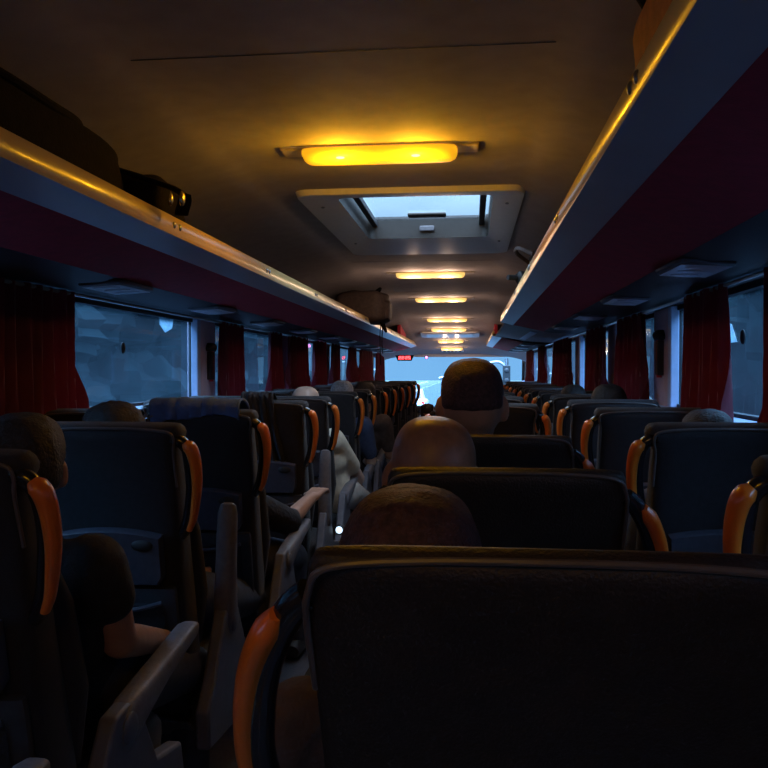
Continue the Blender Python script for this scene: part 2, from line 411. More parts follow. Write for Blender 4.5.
# reading light panels under the racks
def reading(y, sx):
    r = empty('reading_light_panel', (XC + sx * .945, y, H(.297)), '', 'light panel', 'reading light panels under the racks')
    def P(x, yy, z): return (sx * x * .85, yy * .85, z * .6 - .045 * x)
    o = [(-.085, -.17), (.085, -.17), (.10, -.12), (.10, .12), (.085, .17), (-.085, .17), (-.10, .12), (-.10, -.12)]
    MB().loft([[P(x*1.0, y_, .01) for x, y_ in o], [P(x, y_, -.006) for x, y_ in o], [P(x*.86, y_*.9, -.014) for x, y_ in o]]).build('bezel', 'shell', r, bevel=.003)
    q = MB()
    for y_ in (-.1, 0.0, .1):
        q.loft([[P(.055*cos(t*pi/8), y_ + .035*sin(t*pi/8), z) for t in range(16)] for z in (-.013, -.021)])
    q.build('air_nozzle', 'panelgrey', r)
    MB().loft([[P(a*.08, b*.15, z) for a, b in [(-1,-1),(1,-1),(1,1),(-1,1)]] for z in (-.0135, -.0165)]).build('light_lens', 'panelgrey', r, bevel=.002)
    return r
base = None
ords = ['first', 'second', 'third', 'fourth', 'fifth', 'sixth', 'seventh', 'eighth', 'ninth', 'tenth', 'eleventh', 'twelfth', 'thirteenth', 'fourteenth']
for sx, ylist, nm in ((-1, [2.73 + 1.06 * i for i in range(10)], 'left'), (1, [2.40, 3.45, 4.48, 5.55, 9.2, 10.2, 11.2, 12.2], 'right')):
    base = None
    for i, y in enumerate(ylist):
        if base is None: base = reading(y, sx); o = base
        else: o = copy_tree(base); o.location.y = y
        o['label'] = 'grey reading light and air panel under the %s rack, %s from the near end' % (nm, ords[i])

# ------------------------------------------------------------------ ceiling lamps
def ceiling_lamp(y, width, h, label, power=1.0, depth=.13, glow='lampglow'):
    r = empty('ceiling_lamp', (XC + .005, y, H(h)), label, 'ceiling lamp', 'amber ceiling lamps down the middle')
    w2 = width / 2; d2 = depth / 2
    MB().box((-w2 - .07, -d2 * .7, -.010), (w2 + .07, d2 * .7, .004)).build('base_plate', 'lampbody', r, bevel=.006)
    rings = []
    for z, a, b in ((-.008, 1.0, 1.0), (-.020, 1.0, 1.0), (-.034, .975, .88), (-.042, .93, .60), (-.044, .86, .3)):
        ring = []
        for k in range(32):
            t = 2 * pi * k / 32; cx = abs(cos(t)) ** .22 * (1 if cos(t) >= 0 else -1); cy = abs(sin(t)) ** .5 * (1 if sin(t) >= 0 else -1)
            ring.append((cx * w2 * a, cy * d2 * b, z))
        rings.append(ring)
    MB().loft(rings).build('diffuser', glow, r)
    for s in (-1, 1):
        MB().ell((s * width * .24, -d2 * .66, -.034), (.020, .010, .008), 14, 8).build('bulb', 'lampled', r)
        ld = bpy.data.lights.new('lamp_light', 'POINT'); ld.energy = LAMP * power * (width / .51); ld.color = (1, .47, .015) if y < 5 else (1, .66, .45); ld.shadow_soft_size = .02
        lo = bpy.data.objects.new('lamp_light', ld); C.objects.link(lo); lo.parent = r; lo.location = (s * width * .24, -d2 * .9, -.085)
    return r
lampdefs = [(-.35, .51, .73, 'amber ceiling lamp behind the viewpoint'),
 (2.62, .51, .73, 'nearest and largest amber ceiling lamp, behind the roof hatch'),
 (5.92, .51, .73, 'amber ceiling lamp just past the open roof hatch'),
 (8.0, .51, .73, 'third amber ceiling lamp from the near end, past the hatch'),
 (10.05, .50, None, 'fourth amber ceiling lamp, just before the small far roof hatch'),
 (10.85, .47, None, 'fifth amber ceiling lamp, nearest behind the small far hatch'),
 (11.9, .38, None, 'sixth amber ceiling lamp, just past the small far hatch'),
 (12.65, .34, None, 'farthest and smallest amber ceiling lamp near the windscreen')]
for y, wd, h, lab in lampdefs:
    h_ = h if h else ceil_h(y)
    o = ceiling_lamp(y, wd, h_, lab, power=1 if y < 5 else .75, depth=.13 if y < 5 else (.075 if y < 9 else .05), glow='lampglow' if y < 5 else 'lampfar')
    if not h: o.rotation_euler.x = -math.atan((ceil_h(y) - ceil_h(y + .1)) / .1)

# ------------------------------------------------------------------ roof hatches
def rrect(x0, y0, x1, y1, r, n=5):
    o = []
    for cx, cy, a in ((x1-r, y1-r, 0), (x0+r, y1-r, 90), (x0+r, y0+r, 180), (x1-r, y0+r, 270)):
        for k in range(n + 1):
            t = R(a + 90 * k / n); o.append((cx + r*cos(t), cy + r*sin(t)))
    return o
h = empty('roof_hatch', (0, 0, 0), 'large open roof hatch with white frame behind the first ceiling lamp', 'roof hatch')
zc = H(.73)
fo = rrect(HX0 - .16, HY0 - .16, HX1 + .13, HY1 + .50, .07); fm = rrect(HX0 - .10, HY0 - .10, HX1 + .08, HY1 + .40, .06)
fi = rrect(HX0, HY0, HX1, HY1, .04); fi2 = rrect(HX0 + .0, HY0, HX1, HY1, .04)
fo2 = rrect(HX0 - .02, HY0 - .02, HX1 + .02, HY1 + .05, .04)
MB().loft([[(x, y, zc + .002) for x, y in fo], [(x, y, zc - .022) for x, y in rrect(HX0-.15, HY0-.15, HX1+.12, HY1+.49, .07)], [(x, y, zc - .022) for x, y in fm],
           [(x, y, zc - .006) for x, y in fo2], [(x, y, zc - .004) for x, y in fi]], cap=False).build('frame', 'ceil_white', h)
MB().loft([[(x, y, zc - .004) for x, y in fi], [(x, y, zc + .115) for x, y in fi]], cap=False).build('shaft', 'shaft', h)
MB().loft([[(x, y, zc + .095) for x, y in fi], [(x, y, zc + .103) for x, y in fi]]).build('pane', 'g_hatch', h, smooth=False)
MB().box((-.33, HY1 - .22, zc + .075), (-.13, HY1 - .15, zc + .092)).build('handle', 'shaft', h, bevel=.008)
MB().box((-.28, HY1 - .02, zc + .03), (-.20, HY1 - .004, zc + .06)).build('latch', 'armgrey', h, bevel=.006)
for s, x in ((0, HX0 + .02), (1, HX1 - .05)): MB().box((x, HY0, zc + .06), (x + .03, HY1, zc + .09)).build('side_rail', 'dash', h, bevel=.004)
b = MB()
for x in (HX0 - .08, HX1 + .06):
    for y in (HY0 + .1, HY1 + .05): b.ell((x, y, zc - .021), (.008, .008, .004), 10, 6)
b.build('screw', 'metal', h)
y = 11.35
h2 = empty('roof_hatch', (XC, y, H(ceil_h(y))), 'small closed roof hatch far ahead between the front ceiling lamps', 'roof hatch')
h2.rotation_euler.x = -math.atan((ceil_h(y) - ceil_h(y + .1)) / .1)
MB().loft([[(x, y_, z) for x, y_ in rrect(-.40*q, -.22*q, .42*q, .22*q, .05)] for z, q in ((.004, 1), (-.016, 1), (-.02, .95))]).build('frame', 'ceil_white', h2)
MB().loft([[(x, y_, z) for x, y_ in rrect(-.33*q, -.15*q, .34*q, .15*q, .03)] for z, q in ((-.018, 1), (-.026, .98))]).build('cover', 'panelgrey', h2)
y = 13.0
v = empty('ceiling_vent', (XC + .01, y, H(ceil_h(y))), 'narrow slotted vent in the ceiling right above the windscreen', 'vent')
v.rotation_euler.x = -math.atan((ceil_h(y) - ceil_h(y + .1)) / .1)
MB().box((-.18, -.07, -.012), (.18, .07, .004)).build('frame', 'ceil_white', v, bevel=.004)
s = MB()
for i in range(5): s.box((-.15 + i*.062, -.05, -.016), (-.15 + i*.062 + .04, .05, -.011))
s.build('slot', 'dash', v, smooth=False)

# ------------------------------------------------------------------ curtains
def curtain(sx, ya, yb, label, swing=0, top=.285, bot=-.26, pleat=.075):
    x = XC + sx * (HW - .075); n = max(12, int((yb - ya) / .012)); rings = []
    mb = MB(); nz_ = 14; V = []
    ph = random.random() * 6
    for k in range(nz_ + 1):
        t = k / nz_; z = H(top + (bot - top) * t)
        g = 1 - .18 * math.exp(-((t - .0) / .12) ** 2) * 0 - swing * sin(pi * min(1, t * 1.1)) * .25
        row = []
        for i in range(n + 1):
            u = i / n; c = .5 * (ya + yb); y = c + (ya + (yb - ya) * u - c) * (1.0 - .10 * (1 - t) ** 2 * 2.0 + .0) * g
            a = (.012 + .014 * t) ; off = a * sin(2*pi*(y - ya)/pleat + ph + .6*sin(3*t)) + .006 * sin(31*y + 2*t)
            row.append((x + sx * -off, y, z))
        V.append(row)
    T = .003
    rings = [r + [(p[0] - sx*T, p[1], p[2]) for p in reversed(r)] for r in V]
    mb.loft(rings)
    o = mb.build('curtain', 'curtain'); return tag(o, label, 'curtain', 'dark red curtains at the side windows')
lc = [(2.0, 2.84, 'wide dark red curtain at the near end of the left windows'), (4.42, 4.95, 'dark red curtain just past the first left pillar'),
      (5.55, 5.98, 'dull red curtain before the second left pillar'), (6.12, 6.98, 'bright red curtain just past the second left pillar'),
      (7.15, 7.85, 'faded red curtain before the third left pillar'), (8.05, 8.65, 'dark red curtain just past the third left pillar'),
      (9.2, 10.0, 'faded curtain before the fourth left pillar'), (10.15, 11.6, 'dark red curtain by the fourth left pillar, near hanging bag straps'),
      (12.0, 13.1, 'last red curtain on the left beside the windscreen')]
rc = [(1.8, 2.38, 'dark red curtain at the near right edge of the picture'), (2.64, 3.24, 'large dark red curtain at the near right window'),
      (3.86, 4.68, 'red curtain in the middle of the right windows'), (4.98, 5.85, 'darkest narrow curtain on the right, past the third pillar'),
      (6.7, 8.2, 'red curtain on the right past the leaning grey pillar'), (8.9, 9.9, 'faded red curtain on the right further ahead'),
      (10.7, 12.0, 'last purple red curtain on the right beside the windscreen')]
for a, b_, l in lc: curtain(-1, a, b_, l, swing=.3)
for a, b_, l in rc: curtain(1, a, b_, l, swing=.25)
for sx in (-1, 1):
    x = XC + sx * (HW - .075)
    tag(MB().tube([(x, Y0 + .05, H(.278)), (x, YF - .1, H(.278))], .007, 8).build('curtain_rod', 'metal'), 'thin curtain rod along the %s windows under the rack' % ('left' if sx < 0 else 'right'), 'curtain rod')

# escape hammers, window marks, clock, small lights
def hammer(sx, y, z, label):
    x = XC + sx * (HW - .03); r = empty('escape_hammer', (x, y, z), label, 'escape hammer')
    MB().tube([(0, 0, -.13), (0, 0, -.02), (0, .004, .06)], [(.012, .016), (.013, .018), (.012, .016)], 10).build('handle', 'redplastic', r)
    hd = MB().tube([(0, -.06, .05), (0, -.03, .065), (0, .03, .065), (0, .065, .05)], [.012, .026, .026, .01], 10)
    hd.build('head', 'rubber', r)
    MB().box((-.012 if sx > 0 else -.02, -.03, -.12), (.02 if sx > 0 else .012, .03, .04)).build('bracket', 'rubber', r, bevel=.006)
p = W(211, 356, 4.62); hammer(-1, p.y - .02, H(.07), 'black headed escape hammer with red handle on the first left pillar')
hammer(1, Yt(3.72, .9), H(.10), 'black headed escape hammer with red handle on a right pillar')
for px, py, Zm, sx, l in ((132, 348, 3.54, -1, 'small dark round marker on the big left window pane'), (736, 337, 2.72, 1, 'small dark round marker on the near right window pane')):
    p = W(px, py, Zm); x = XC + sx * (HW + .017)
    tag(MB().ell((x, p.y, p.z), (.008, .018, .026), 16, 10).build('round_marker', 'rubber'), l, 'marker')
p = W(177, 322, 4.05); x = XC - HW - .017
tag(MB().prism([(p.y - .10, p.z + .05), (p.y + .10, p.z + .055), (p.y + .07, p.z - .03), (p.y - .02, p.z - .055), (p.y - .09, p.z - .02)], 'x', x - .002, x + .001).build('window_sticker', 'sticker'), 'pale blue irregular patch of painted daylight high on the big left window', 'sticker')  # daylight showing in the pane, shaped as a thin patch
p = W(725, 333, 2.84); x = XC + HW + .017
tag(MB().prism([(p.y - .06, p.z - .035), (p.y + .07, p.z - .035), (p.y + .05, p.z + .04), (p.y + .0, p.z + .03)], 'x', x - .001, x + .002).build('window_sticker', 'sticker'), 'pale blue patch of painted daylight beside the curtain on the near right window', 'sticker')  # second painted daylight patch, on the right pane
ck = empty('digital_clock', (-1.04, 12.55, H(.205)), 'red digital clock display above the left of the windscreen', 'clock')
MB().prism([(-.15, .045), (.15, .045), (.11, -.045), (-.11, -.045)], 'y', 0, .06).build('case', 'clock', ck, bevel=.008)
SEG = {'2': 'abged', '0': 'abcdef', '5': 'afgcd', '1': 'bc'}
def digit(ch, cx, mbx):
    w_, h_ = .014, .019; t_ = .0042
    s_ = {'a': (-w_, h_*1.0, w_, h_), 'g': (-w_, 0, w_, 0), 'd': (-w_, -h_, w_, -h_), 'b': (w_, 0, w_, h_), 'c': (w_, -h_, w_, 0), 'f': (-w_, 0, -w_, h_), 'e': (-w_, -h_, -w_, 0)}
    for c in SEG[ch]:
        a, b, c_, d = s_[c]; mbx.box((cx + min(a, c_) - t_, -.006, min(b, d) - t_ + .004), (cx + max(a, c_) + t_, 0, max(b, d) + t_ + .004))
dm = MB(); digit('2', -.075, dm); digit('2', -.03, dm); digit('2', .03, dm); digit('5', .075, dm)
dm.box((-.004, -.006, .01), (.004, 0, .018)); dm.box((-.004, -.006, -.012), (.004, 0, -.004)); dm.build('digits', 'digit', ck, smooth=False)
for px, py, Zm, l, m in ((322, 346, 7.9, 'tiny round pink light above a left window pillar', 'pink'), (341, 529, 4.0, 'small bright white aisle light low beside the left seats', 'bluewhite'), (427, 357.5, 13.0, 'tiny violet light at the top edge of the windscreen', 'pink'), (310, 377, 7.8, 'tiny white light low on a left window', 'bluewhite')):
    p = W(px, py, Zm)
    r = empty('indicator_light', p, l, 'indicator light')
    MB().ell((0, 0, 0), (.028, .02, .028), 14, 8).build('housing', 'dash', r); MB().ell((0, -.014, 0), (.018, .012, .018), 14, 8).build('lens', m, r)

# ------------------------------------------------------------------ seats
def make_seat(w, theta, arm_side, arm_up, arc, leather=False):
    """w half width; origin on the podium below the hinge, facing +Y"""
    L_ = .73 if arc else .716
    r = bpy.data.objects.new('coach_seat', None); C.objects.link(r); r['category'] = 'coach seat'; r.empty_display_size = .1
    th = R(theta); hz = .45; L = L_
    ax = Vector((0, -sin(th), cos(th))); nb = Vector((0, cos(th), sin(th)))    # up the back, forward normal
    def P(x, v, s): return Vector((x, 0, hz)) + ax * (s * L) + nb * v
    cloth = 'leather' if leather else 'seat'
    def ring(s, hw, v0, v1, e=5, n=28):
        o = []
        for k in range(n):
            t = 2*pi*k/n; c, q = cos(t), sin(t)
            cx = abs(c) ** (2/e) * (1 if c >= 0 else -1); cy = abs(q) ** (2/e) * (1 if q >= 0 else -1)
            o.append(P(hw * cx, (v0+v1)/2 + (v1-v0)/2 * cy, s))
        return o
    spec = [(-.02, .80, -.03, .06), (.0, .93, -.045, .075), (.08, .97, -.055, .085), (.30, .99, -.055, .075), (.50, 1.0, -.05, .065), (.65, 1.0, -.045, .065),
            (.80, 1.0, -.04, .065), (.90, .995, -.036, .06), (.95, .985, -.034, .057), (.975, .965, -.031, .052), (.992, .93, -.022, .043), (1.0, .88, -.008, .030)]
    if arc: spec = spec[:6] + [(.80, 1.0, -.04, .045), (.90, .995, -.036, .030), (.95, .99, -.034, .020), (.978, .975, -.032, .012), (.994, .95, -.028, .004), (1.0, .92, -.022, -.004)]
    else:
        ko = (w + .020) / w
        spec = spec[:7] + [(.90, .995, -.036, .055), (.925, 1 + (ko-1)*.25, -.035, .05), (.948, 1 + (ko-1)*.85, -.034, .048), (.965, ko, -.033, .045), (.982, ko*.985, -.029, .04), (.995, ko*.955, -.020, .03), (1.0, ko*.91, -.008, .02)]
    MB().loft([ring(s_, w*k_, a, b) for s_, k_, a, b in spec]).build('backrest', cloth, r)
    # side bolsters on the sitting side
    for sx in (-1, 1):
        MB().tube([P(sx*w*.84, .07, .10), P(sx*w*.86, .085, .3), P(sx*w*.86, .08, .55), P(sx*w*.84, .06, .74)], [.02, .04, .035, .015], 10).build('side_bolster', cloth, r)
    # piping along the rear top edge
    pk = .010 if arc else 0
    kw = 1 if arc else (w + .012) / w
    pts = [P(-w*.992, -.02, .78), P(-w*.992, -.026, .90), P(-w*.965*kw, -.033, .957), P(-w*.88*kw, -.031, .984 + pk), P(-w*.5, -.026, .992 + pk), P(0, -.026, .994 + pk),
           P(w*.5, -.026, .992 + pk), P(w*.88*kw, -.031, .984 + pk), P(w*.965*kw, -.033, .957), P(w*.992, -.026, .90), P(w*.992, -.02, .78)]
    MB().tube(catmull(pts, 5), .0036, 8).build('piping', 'piping', r)
    # rear lower shell with folding tray, recessed handle and net pocket
    MB().loft([ring(s_, w*k_, a, b) for s_, k_, a, b in [(.10, .90, -.075, -.05), (.12, .93, -.08, -.05), (.40, .93, -.072, -.045), (.42, .91, -.068, -.045)]]).build('rear_shell', 'dash', r)
    tr = []
    for i in range(13):
        u = -1 + i / 6; tr.append((u * w * .80, .645 - .022 * u * u))
    tr += [(w*.78, .47), (w*.70, .44), (-w*.70, .44), (-w*.78, .47)]
    tray = MB().loft([[P(x, -.055, s_) for x, s_ in tr], [P(x, -.074, s_) for x, s_ in tr], [P(x*.97, -.080, .545 + (s_-.545)*.95) for x, s_ in tr]]).build('tray', 'tray', r)
    MB().ell(P(w*.52, -.081, .595), (.028, .006, .015), 16, 8).build('tray_latch', 'rubber', tray)
    MB().tube(catmull([P(-w*.75, -.085, .38), P(-w*.4, -.10, .365), P(0, -.105, .36), P(w*.4, -.10, .365), P(w*.75, -.085, .38)], 5), .006, 8).build('pocket_rim', 'tray', r)
    MB().loft([[P(x*w*.75, v, s_) for x, v in ((-1, -.079), (-.5, -.09), (0, -.095), (.5, -.09), (1, -.079), (0, -.073))] for s_ in (.14, .25, .37)]).build('pocket', 'darkcloth', r)
    # side handles: black loop with orange outer strip
    for sx in (-1, 1):
        if arc:
            prof_ = [(.935, .002), (.91, .020), (.86, .040), (.80, .056), (.72, .068), (.63, .073), (.54, .064), (.46, .044), (.42, .01)]
            st = 1
        else:
            prof_ = [(.955, .0), (.945, .022), (.915, .038), (.86, .045), (.79, .044), (.72, .036), (.66, .026), (.62, .014), (.595, .0)]
            st = 1
        path = catmull([P(sx*(w*.97 + d), -.015, s_) for s_, d in prof_], 5)
        MB().tube(path, [.017 - .003 * abs(i/len(path) - .5) for i in range(len(path))], 12).build('handle_loop', 'black', r)
        o_ = []; rd = []
        pp = catmull([P(sx*(w*.97 + d + .013), -.022, s_) for s_, d in prof_[st:-1]], 6)
        for i, p_ in enumerate(pp):
            t = i / (len(pp) - 1)
            wd = (.021 if not arc else .019) * (min(1, (t + .04) / .12) ** .6) * (1 - .62 * max(0, t - .15))
            o_.append(p_); rd.append((max(wd * .75, .003), max(wd * 1.15, .003)))
        MB().tube(o_, rd, 14, up=(0, 1, 0)).build('orange_strip', 'orange', r)
    # cushion
    def cr(y_, hw, z0, z1, e=5, n=24):
        o = []
        for k in range(n):
            t = 2*pi*k/n; c, q = cos(t), sin(t)
            cx = abs(c)**(2/e)*(1 if c >= 0 else -1); cz = abs(q)**(2/e)*(1 if q >= 0 else -1)
            o.append(Vector((hw*cx, y_, (z0+z1)/2 + (z1-z0)/2*cz)))
        return o
    MB().loft([cr(-.02, w*.9, .37, .44), cr(.02, w*.97, .34, .47), (cr(.2, w, .33, .465)), cr(.38, w, .33, .48), cr(.44, w*.98, .345, .475), cr(.47, w*.92, .37, .45)]).build('seat_cushion', 'seat', r)
    MB().prism([(-.02, .34), (.42, .34), (.40, .30), (.05, .27)], 'x', -w*.9, w*.9).build('seat_pan', 'shell', r, bevel=.008)
    for y_ in (.04, .36):
        MB().prism([(-.05, 0), (.05, 0), (.03, .28), (-.03, .28)], 'x', -.03, .03).build('leg', 'metal', r, bevel=.005, loc=(0, y_, 0))
    # side shell and armrest on the aisle side
    if arm_side:
        sx = arm_side; xa = w + .045
        poly = [(-.09, .30), (.30, .26), (.42, .34), (.40, .42), (.26, .45), (.17, .60), (.12, .625), (.06, .62), (.02, .56), (-.04, .46), (-.10, .40)]
        MB().prism(poly, 'x', min(sx*(xa-.02), sx*(xa+.018)), max(sx*(xa-.02), sx*(xa+.018))).build('side_shell', 'shell', r, bevel=.008)
        ar = MB(); piv = Vector((sx*xa, .11, .57))
        prf = [(-.035, .0, .018, .030), (-.01, .004, .026, .044), (.03, .014, .029, .046), (.10, .032, .029, .036), (.20, .052, .028, .026), (.30, .070, .028, .021), (.37, .080, .027, .019), (.40, .082, .022, .013), (.408, .082, .012, .006)]
        ang = R(72) if arm_up else 0
        rings = []
        for dy, dz, ra, rb in prf:
            dy *= .80 if arm_up else 1
            o = []
            for k in range(16):
                t = 2*pi*k/16; c, q = cos(t), sin(t)
                xx = abs(c)**.6*(1 if c >= 0 else -1)*ra; zz = abs(q)**.6*(1 if q >= 0 else -1)*rb + dz
                o.append(Vector((piv.x + xx, piv.y + dy*cos(ang) - zz*sin(ang), piv.z + dy*sin(ang) + zz*cos(ang))))
            rings.append(o)
        ar.loft(rings).build('armrest', 'armgrey', r)
        MB().ell((sx*(xa+.022), .11, .58), (.010, .032, .032), 16, 8).build('armrest_pivot', 'shell', r)
    return r
seat_cache = {}
def seat(xc, ytop, w, theta, arm_side, arm_up, label, group, arc=False, leather=False, z=POD):
    key = (w, theta, arm_side, arm_up, arc, leather)
    if key not in seat_cache: seat_cache[key] = o = make_seat(*key)
    else: o = copy_tree(seat_cache[key])
    o.location = (xc, ytop + .73 * sin(R(theta)), z); o['label'] = label; o['category'] = 'coach seat'; o['group'] = group
    return o
G1, G2, G3, G4 = 'left aisle seats', 'left window seats', 'right aisle seats', 'right window seats'
LZ = [.60, 1.30, 1.99, 2.68, 3.52, 4.09, 5.05, 5.71, 6.50, 7.30, 8.1, 8.95, 9.8, 10.6]
upset = {2, 4}
lab_a = ['left aisle seat in the bottom left corner with only its armrest in view', 'left aisle seat cut by the left picture edge, orange side strip and lowered grey armrest',
 'left aisle seat with tray in full view and raised grey armrest beside it', 'left aisle seat with blue cloth over its top', 'left aisle seat with a dark coat over its back and a raised armrest',
 'left aisle seat in front of which the bald man in cream sits']
for i, Zm in enumerate(LZ):
    xc = -.90; y_ = Yt(Zm, -.72)
    seat(xc, y_, .170, 13, 1, i in upset, lab_a[i] if i < 6 else 'left aisle seat in the %s row counted from the bottom left corner' % ords[i], G1)
    if i: seat(-1.287, y_ - .02, .145, 13, 0, False, ('window seat behind the left aisle seat, %s row from the near left corner' % ords[i]), G2)
RZ = [.715, 1.42, 2.16, 3.2, 4.1, 4.9, 5.7, 6.5, 7.3, 8.1, 8.9, 9.7, 10.5]
lab_r = ['nearest seat filling the lower right of the picture, brown leather look back with piping', 'reclined right aisle seat directly behind the nearest seat, pink lit strip on its right',
 'reclined right aisle seat under the neck of the tall headed man']
for i, Zm in enumerate(RZ):
    rec = i < 3
    seat(.073 if i == 0 else .06, Yt(Zm, .0) , .225 if i == 0 else (.212 if rec else .19), 25 if rec else 13, -1, False, lab_r[i] if rec else 'right aisle seat in the %s row ahead of the nearest seat' % ords[i], G3, arc=rec, leather=rec, z=POD + (.013 if i == 0 else 0))
WZ = [1.20, 1.98, 2.82, 3.62, 4.4, 5.2, 6.0, 6.8, 7.6, 8.4, 9.2, 10.0]
lab_w = ['right window seat cut by the right picture edge with a bright orange strip', 'wide right window seat below the near right curtain, orange strip on its left', 'right window seat below the red middle curtain']
for i, Zm in enumerate(WZ):
    seat(.637, Yt(Zm, .65), .183, 13, 0, False, lab_w[i] if i < 3 else 'right window seat in the %s row from the near right edge' % ords[i], G4)

# ------------------------------------------------------------------ people
def person(label, head, pelvis, skin='skin', hair='hair', hairkind='short', shirt='shirtblack', trousers='trousers', yaw=0, tilt=0, nod=0, hr=1.0,
           arms=None, vox=.011, headvox=.008, sleeve=.55):
    head = Vector(head); pelvis = Vector(pelvis)
    r = empty('person', (pelvis.x, pelvis.y, POD), label, 'person')
    org = Vector((pelvis.x, pelvis.y, POD))
    hd = head - org; pv = pelvis - org
    neck = hd + Vector((0, -.025, -.115)); chest = neck.lerp(pv, .42); sh = neck.lerp(pv, .07)
    rot = Matrix.Rotation(yaw, 3, 'Z') @ Matrix.Rotation(tilt, 3, 'Y') @ Matrix.Rotation(nod, 3, 'X')
    sup = lambda d: 1 / (abs(d.x)**2.6 + abs(d.y)**2.6 + abs(d.z)**2.6) ** (1/2.6)
    q = lambda a: hd + rot @ (Vector(a) * hr)
    b = MB()
    b.ell(q((0, -.008, .02)), (.074*hr, .092*hr, .094*hr), 32, 20, rot, sup)
    b.ell(q((0, .03, -.035)), (.060*hr, .065*hr, .078*hr), 20, 12, rot)       # face and jaw
    b.ell(q((0, .055, -.085)), (.030*hr, .030*hr, .025*hr), 14, 8, rot)       # chin
    b.capsule(q((0, .088, .015)), q((0, .112, -.022)), .009*hr, .015*hr)      # nose
    b.capsule(q((-.03, .082, .032)), q((.03, .082, .032)), .011*hr, .011*hr)  # brow
    b.capsule(q((-.018, .086, -.052)), q((.018, .086, -.052)), .010*hr, .010*hr)
    for s in (-1, 1):
        b.ell(q((s*.080, -.012, -.005)), (.011*hr, .020*hr, .033*hr), 14, 10, rot @ Matrix.Rotation(s*.35, 3, 'Z'))
        b.ell(q((s*.045, .055, -.02)), (.022*hr, .022*hr, .022*hr), 12, 8, rot)
    b.capsule(neck + Vector((0, .0, -.04)), q((0, -.02, -.05)), .058, .053)
    b.capsule(sh + Vector((0, .01, .0)), neck, .075, .055)
    # trunk and legs of the body
    b.capsule(chest + Vector((-.05, .02, 0)), chest + Vector((.05, .02, 0)), .105, .105)
    b.capsule(chest, pv + Vector((0, .02, .06)), .11, .115)
    b.capsule(sh + Vector((-.13, 0, -.045)), sh + Vector((.13, 0, -.045)), .055, .055)
    knees = []; ank = []
    for s in (-1, 1):
        hip = pv + Vector((s*.085, .03, .04)); kn = Vector((s*.12, .47, .46)) ; an = Vector((s*.12, .50, .09))
        knees.append(kn); ank.append(an)
        b.capsule(hip, kn, .078, .052); b.capsule(kn, an, .050, .034); b.capsule(an + Vector((0, -.02, -.04)), an + Vector((0, .14, -.055)), .032, .026)
    st = MB(); 
    st.capsule(chest + Vector((-.055, .02, 0)), chest + Vector((.055, .02, 0)), .122, .122)
    st.capsule(chest, pv + Vector((0, .02, .04)), .125, .135)
    st.capsule(sh + Vector((-.14, 0, -.05)), sh + Vector((.14, 0, -.05)), .066, .066)
    st.capsule(sh + Vector((0, 0, -.01)), sh + Vector((0, 0, .02)), .085, .07)
    for s in (-1, 1):
        sho = sh + Vector((s*.165, .005, -.045))
        if arms and arms.get(s): el, wr, curl = arms[s]; el = Vector(el) - org; wr = Vector(wr) - org
        else: el = sho + Vector((s*.02, .10, -.25)); wr = el + Vector((-s*.06, .24, -.02)); curl = .5
        b.capsule(sho, el, .041, .037); b.capsule(el, el.lerp(wr, .35), .038, .036); b.capsule(el.lerp(wr, .35), wr, .036, .026)
        # hand: palm, four fingers, thumb
        d = (wr - el).normalized(); side = d.cross(Vector((0, 0, 1))).normalized()
        if s > 0: side = -side                    # towards the thumb side (inward)
        up = side.cross(d).normalized(); up = up if up.z > 0 else -up
        pc = wr + d * .05
        for f_ in (-.024, 0, .024): b.capsule(wr + d*.005 + side*f_*.7, pc + d*.035 + side*f_, .017, .014)
        for fi_, (off, ln) in enumerate(((.031, .070), (.011, .078), (-.010, .073), (-.030, .058))):
            a = pc + d*.040 + side*off; ang = curl
            m1 = a + (d*cos(ang*.5) - up*sin(ang*.5)) * ln*.45; m2 = m1 + (d*cos(ang*1.4) - up*sin(ang*1.4)) * ln*.32; m3 = m2 + (d*cos(ang*2.1) - up*sin(ang*2.1)) * ln*.25
            b.capsule(a, m1, .0092, .0088, 10, 3); b.capsule(m1, m2, .0088, .008, 10, 3); b.capsule(m2, m3, .008, .007, 10, 3)
        ta = wr + d*.022 + side*.026; tb = ta + (side*.6 + d*.75 - up*.25).normalized()*.036; tcp = tb + (side*.15 + d*.95 - up*.25).normalized()*.03
        b.capsule(ta, tb, .013, .011, 10, 3); b.capsule(tb, tcp, .011, .009, 10, 3)
        fr = sleeve
        st.capsule(sho + Vector((-s*.02, 0, .005)), sho.lerp(el, min(1, fr*1.3)), .070, .055)
        if fr > .8: st.capsule(sho.lerp(el, .9), el.lerp(wr, .93 if fr > .95 else .2), .050, .036)
    body = b.build('body', skin, r, voxel=headvox, sm=3)
    st.build('shirt', shirt, r, voxel=vox, sm=4)
    tr = MB()
    tr.capsule(pv + Vector((-.06, .02, .04)), pv + Vector((.06, .02, .04)), .105, .105)
    for kn, an, s in zip(knees, ank, (-1, 1)):
        tr.capsule(pv + Vector((s*.085, .04, .04)), kn, .092, .066); tr.capsule(kn, an + Vector((0, 0, .02)), .064, .050)
    tr.build('trousers', trousers, r, voxel=.014, sm=3)
    for an, s in zip(ank, (-1, 1)):
        MB().tube([an + Vector((0, -.06, -.045)), an + Vector((0, -.03, -.035)), an + Vector((0, .05, -.04)), an + Vector((0, .13, -.055)), an + Vector((0, .18, -.06))],
                  [(.03, .03), (.042, .048), (.044, .044), (.045, .03), (.02, .016)], 14, up=(0, 0, 1)).build('shoe', 'shoe', r)
    ey = MB()
    for s in (-1, 1): ey.ell(q((s*.031, .079, .012)), (.010*hr, .010*hr, .008*hr), 12, 8, rot)
    ey.build('eyes', 'eye', r)
    MB().tube([q((-.022, .094, -.052)), q((0, .098, -.050)), q((.022, .094, -.052))], [.003, .006, .003], 8).build('mouth', 'lip', r)
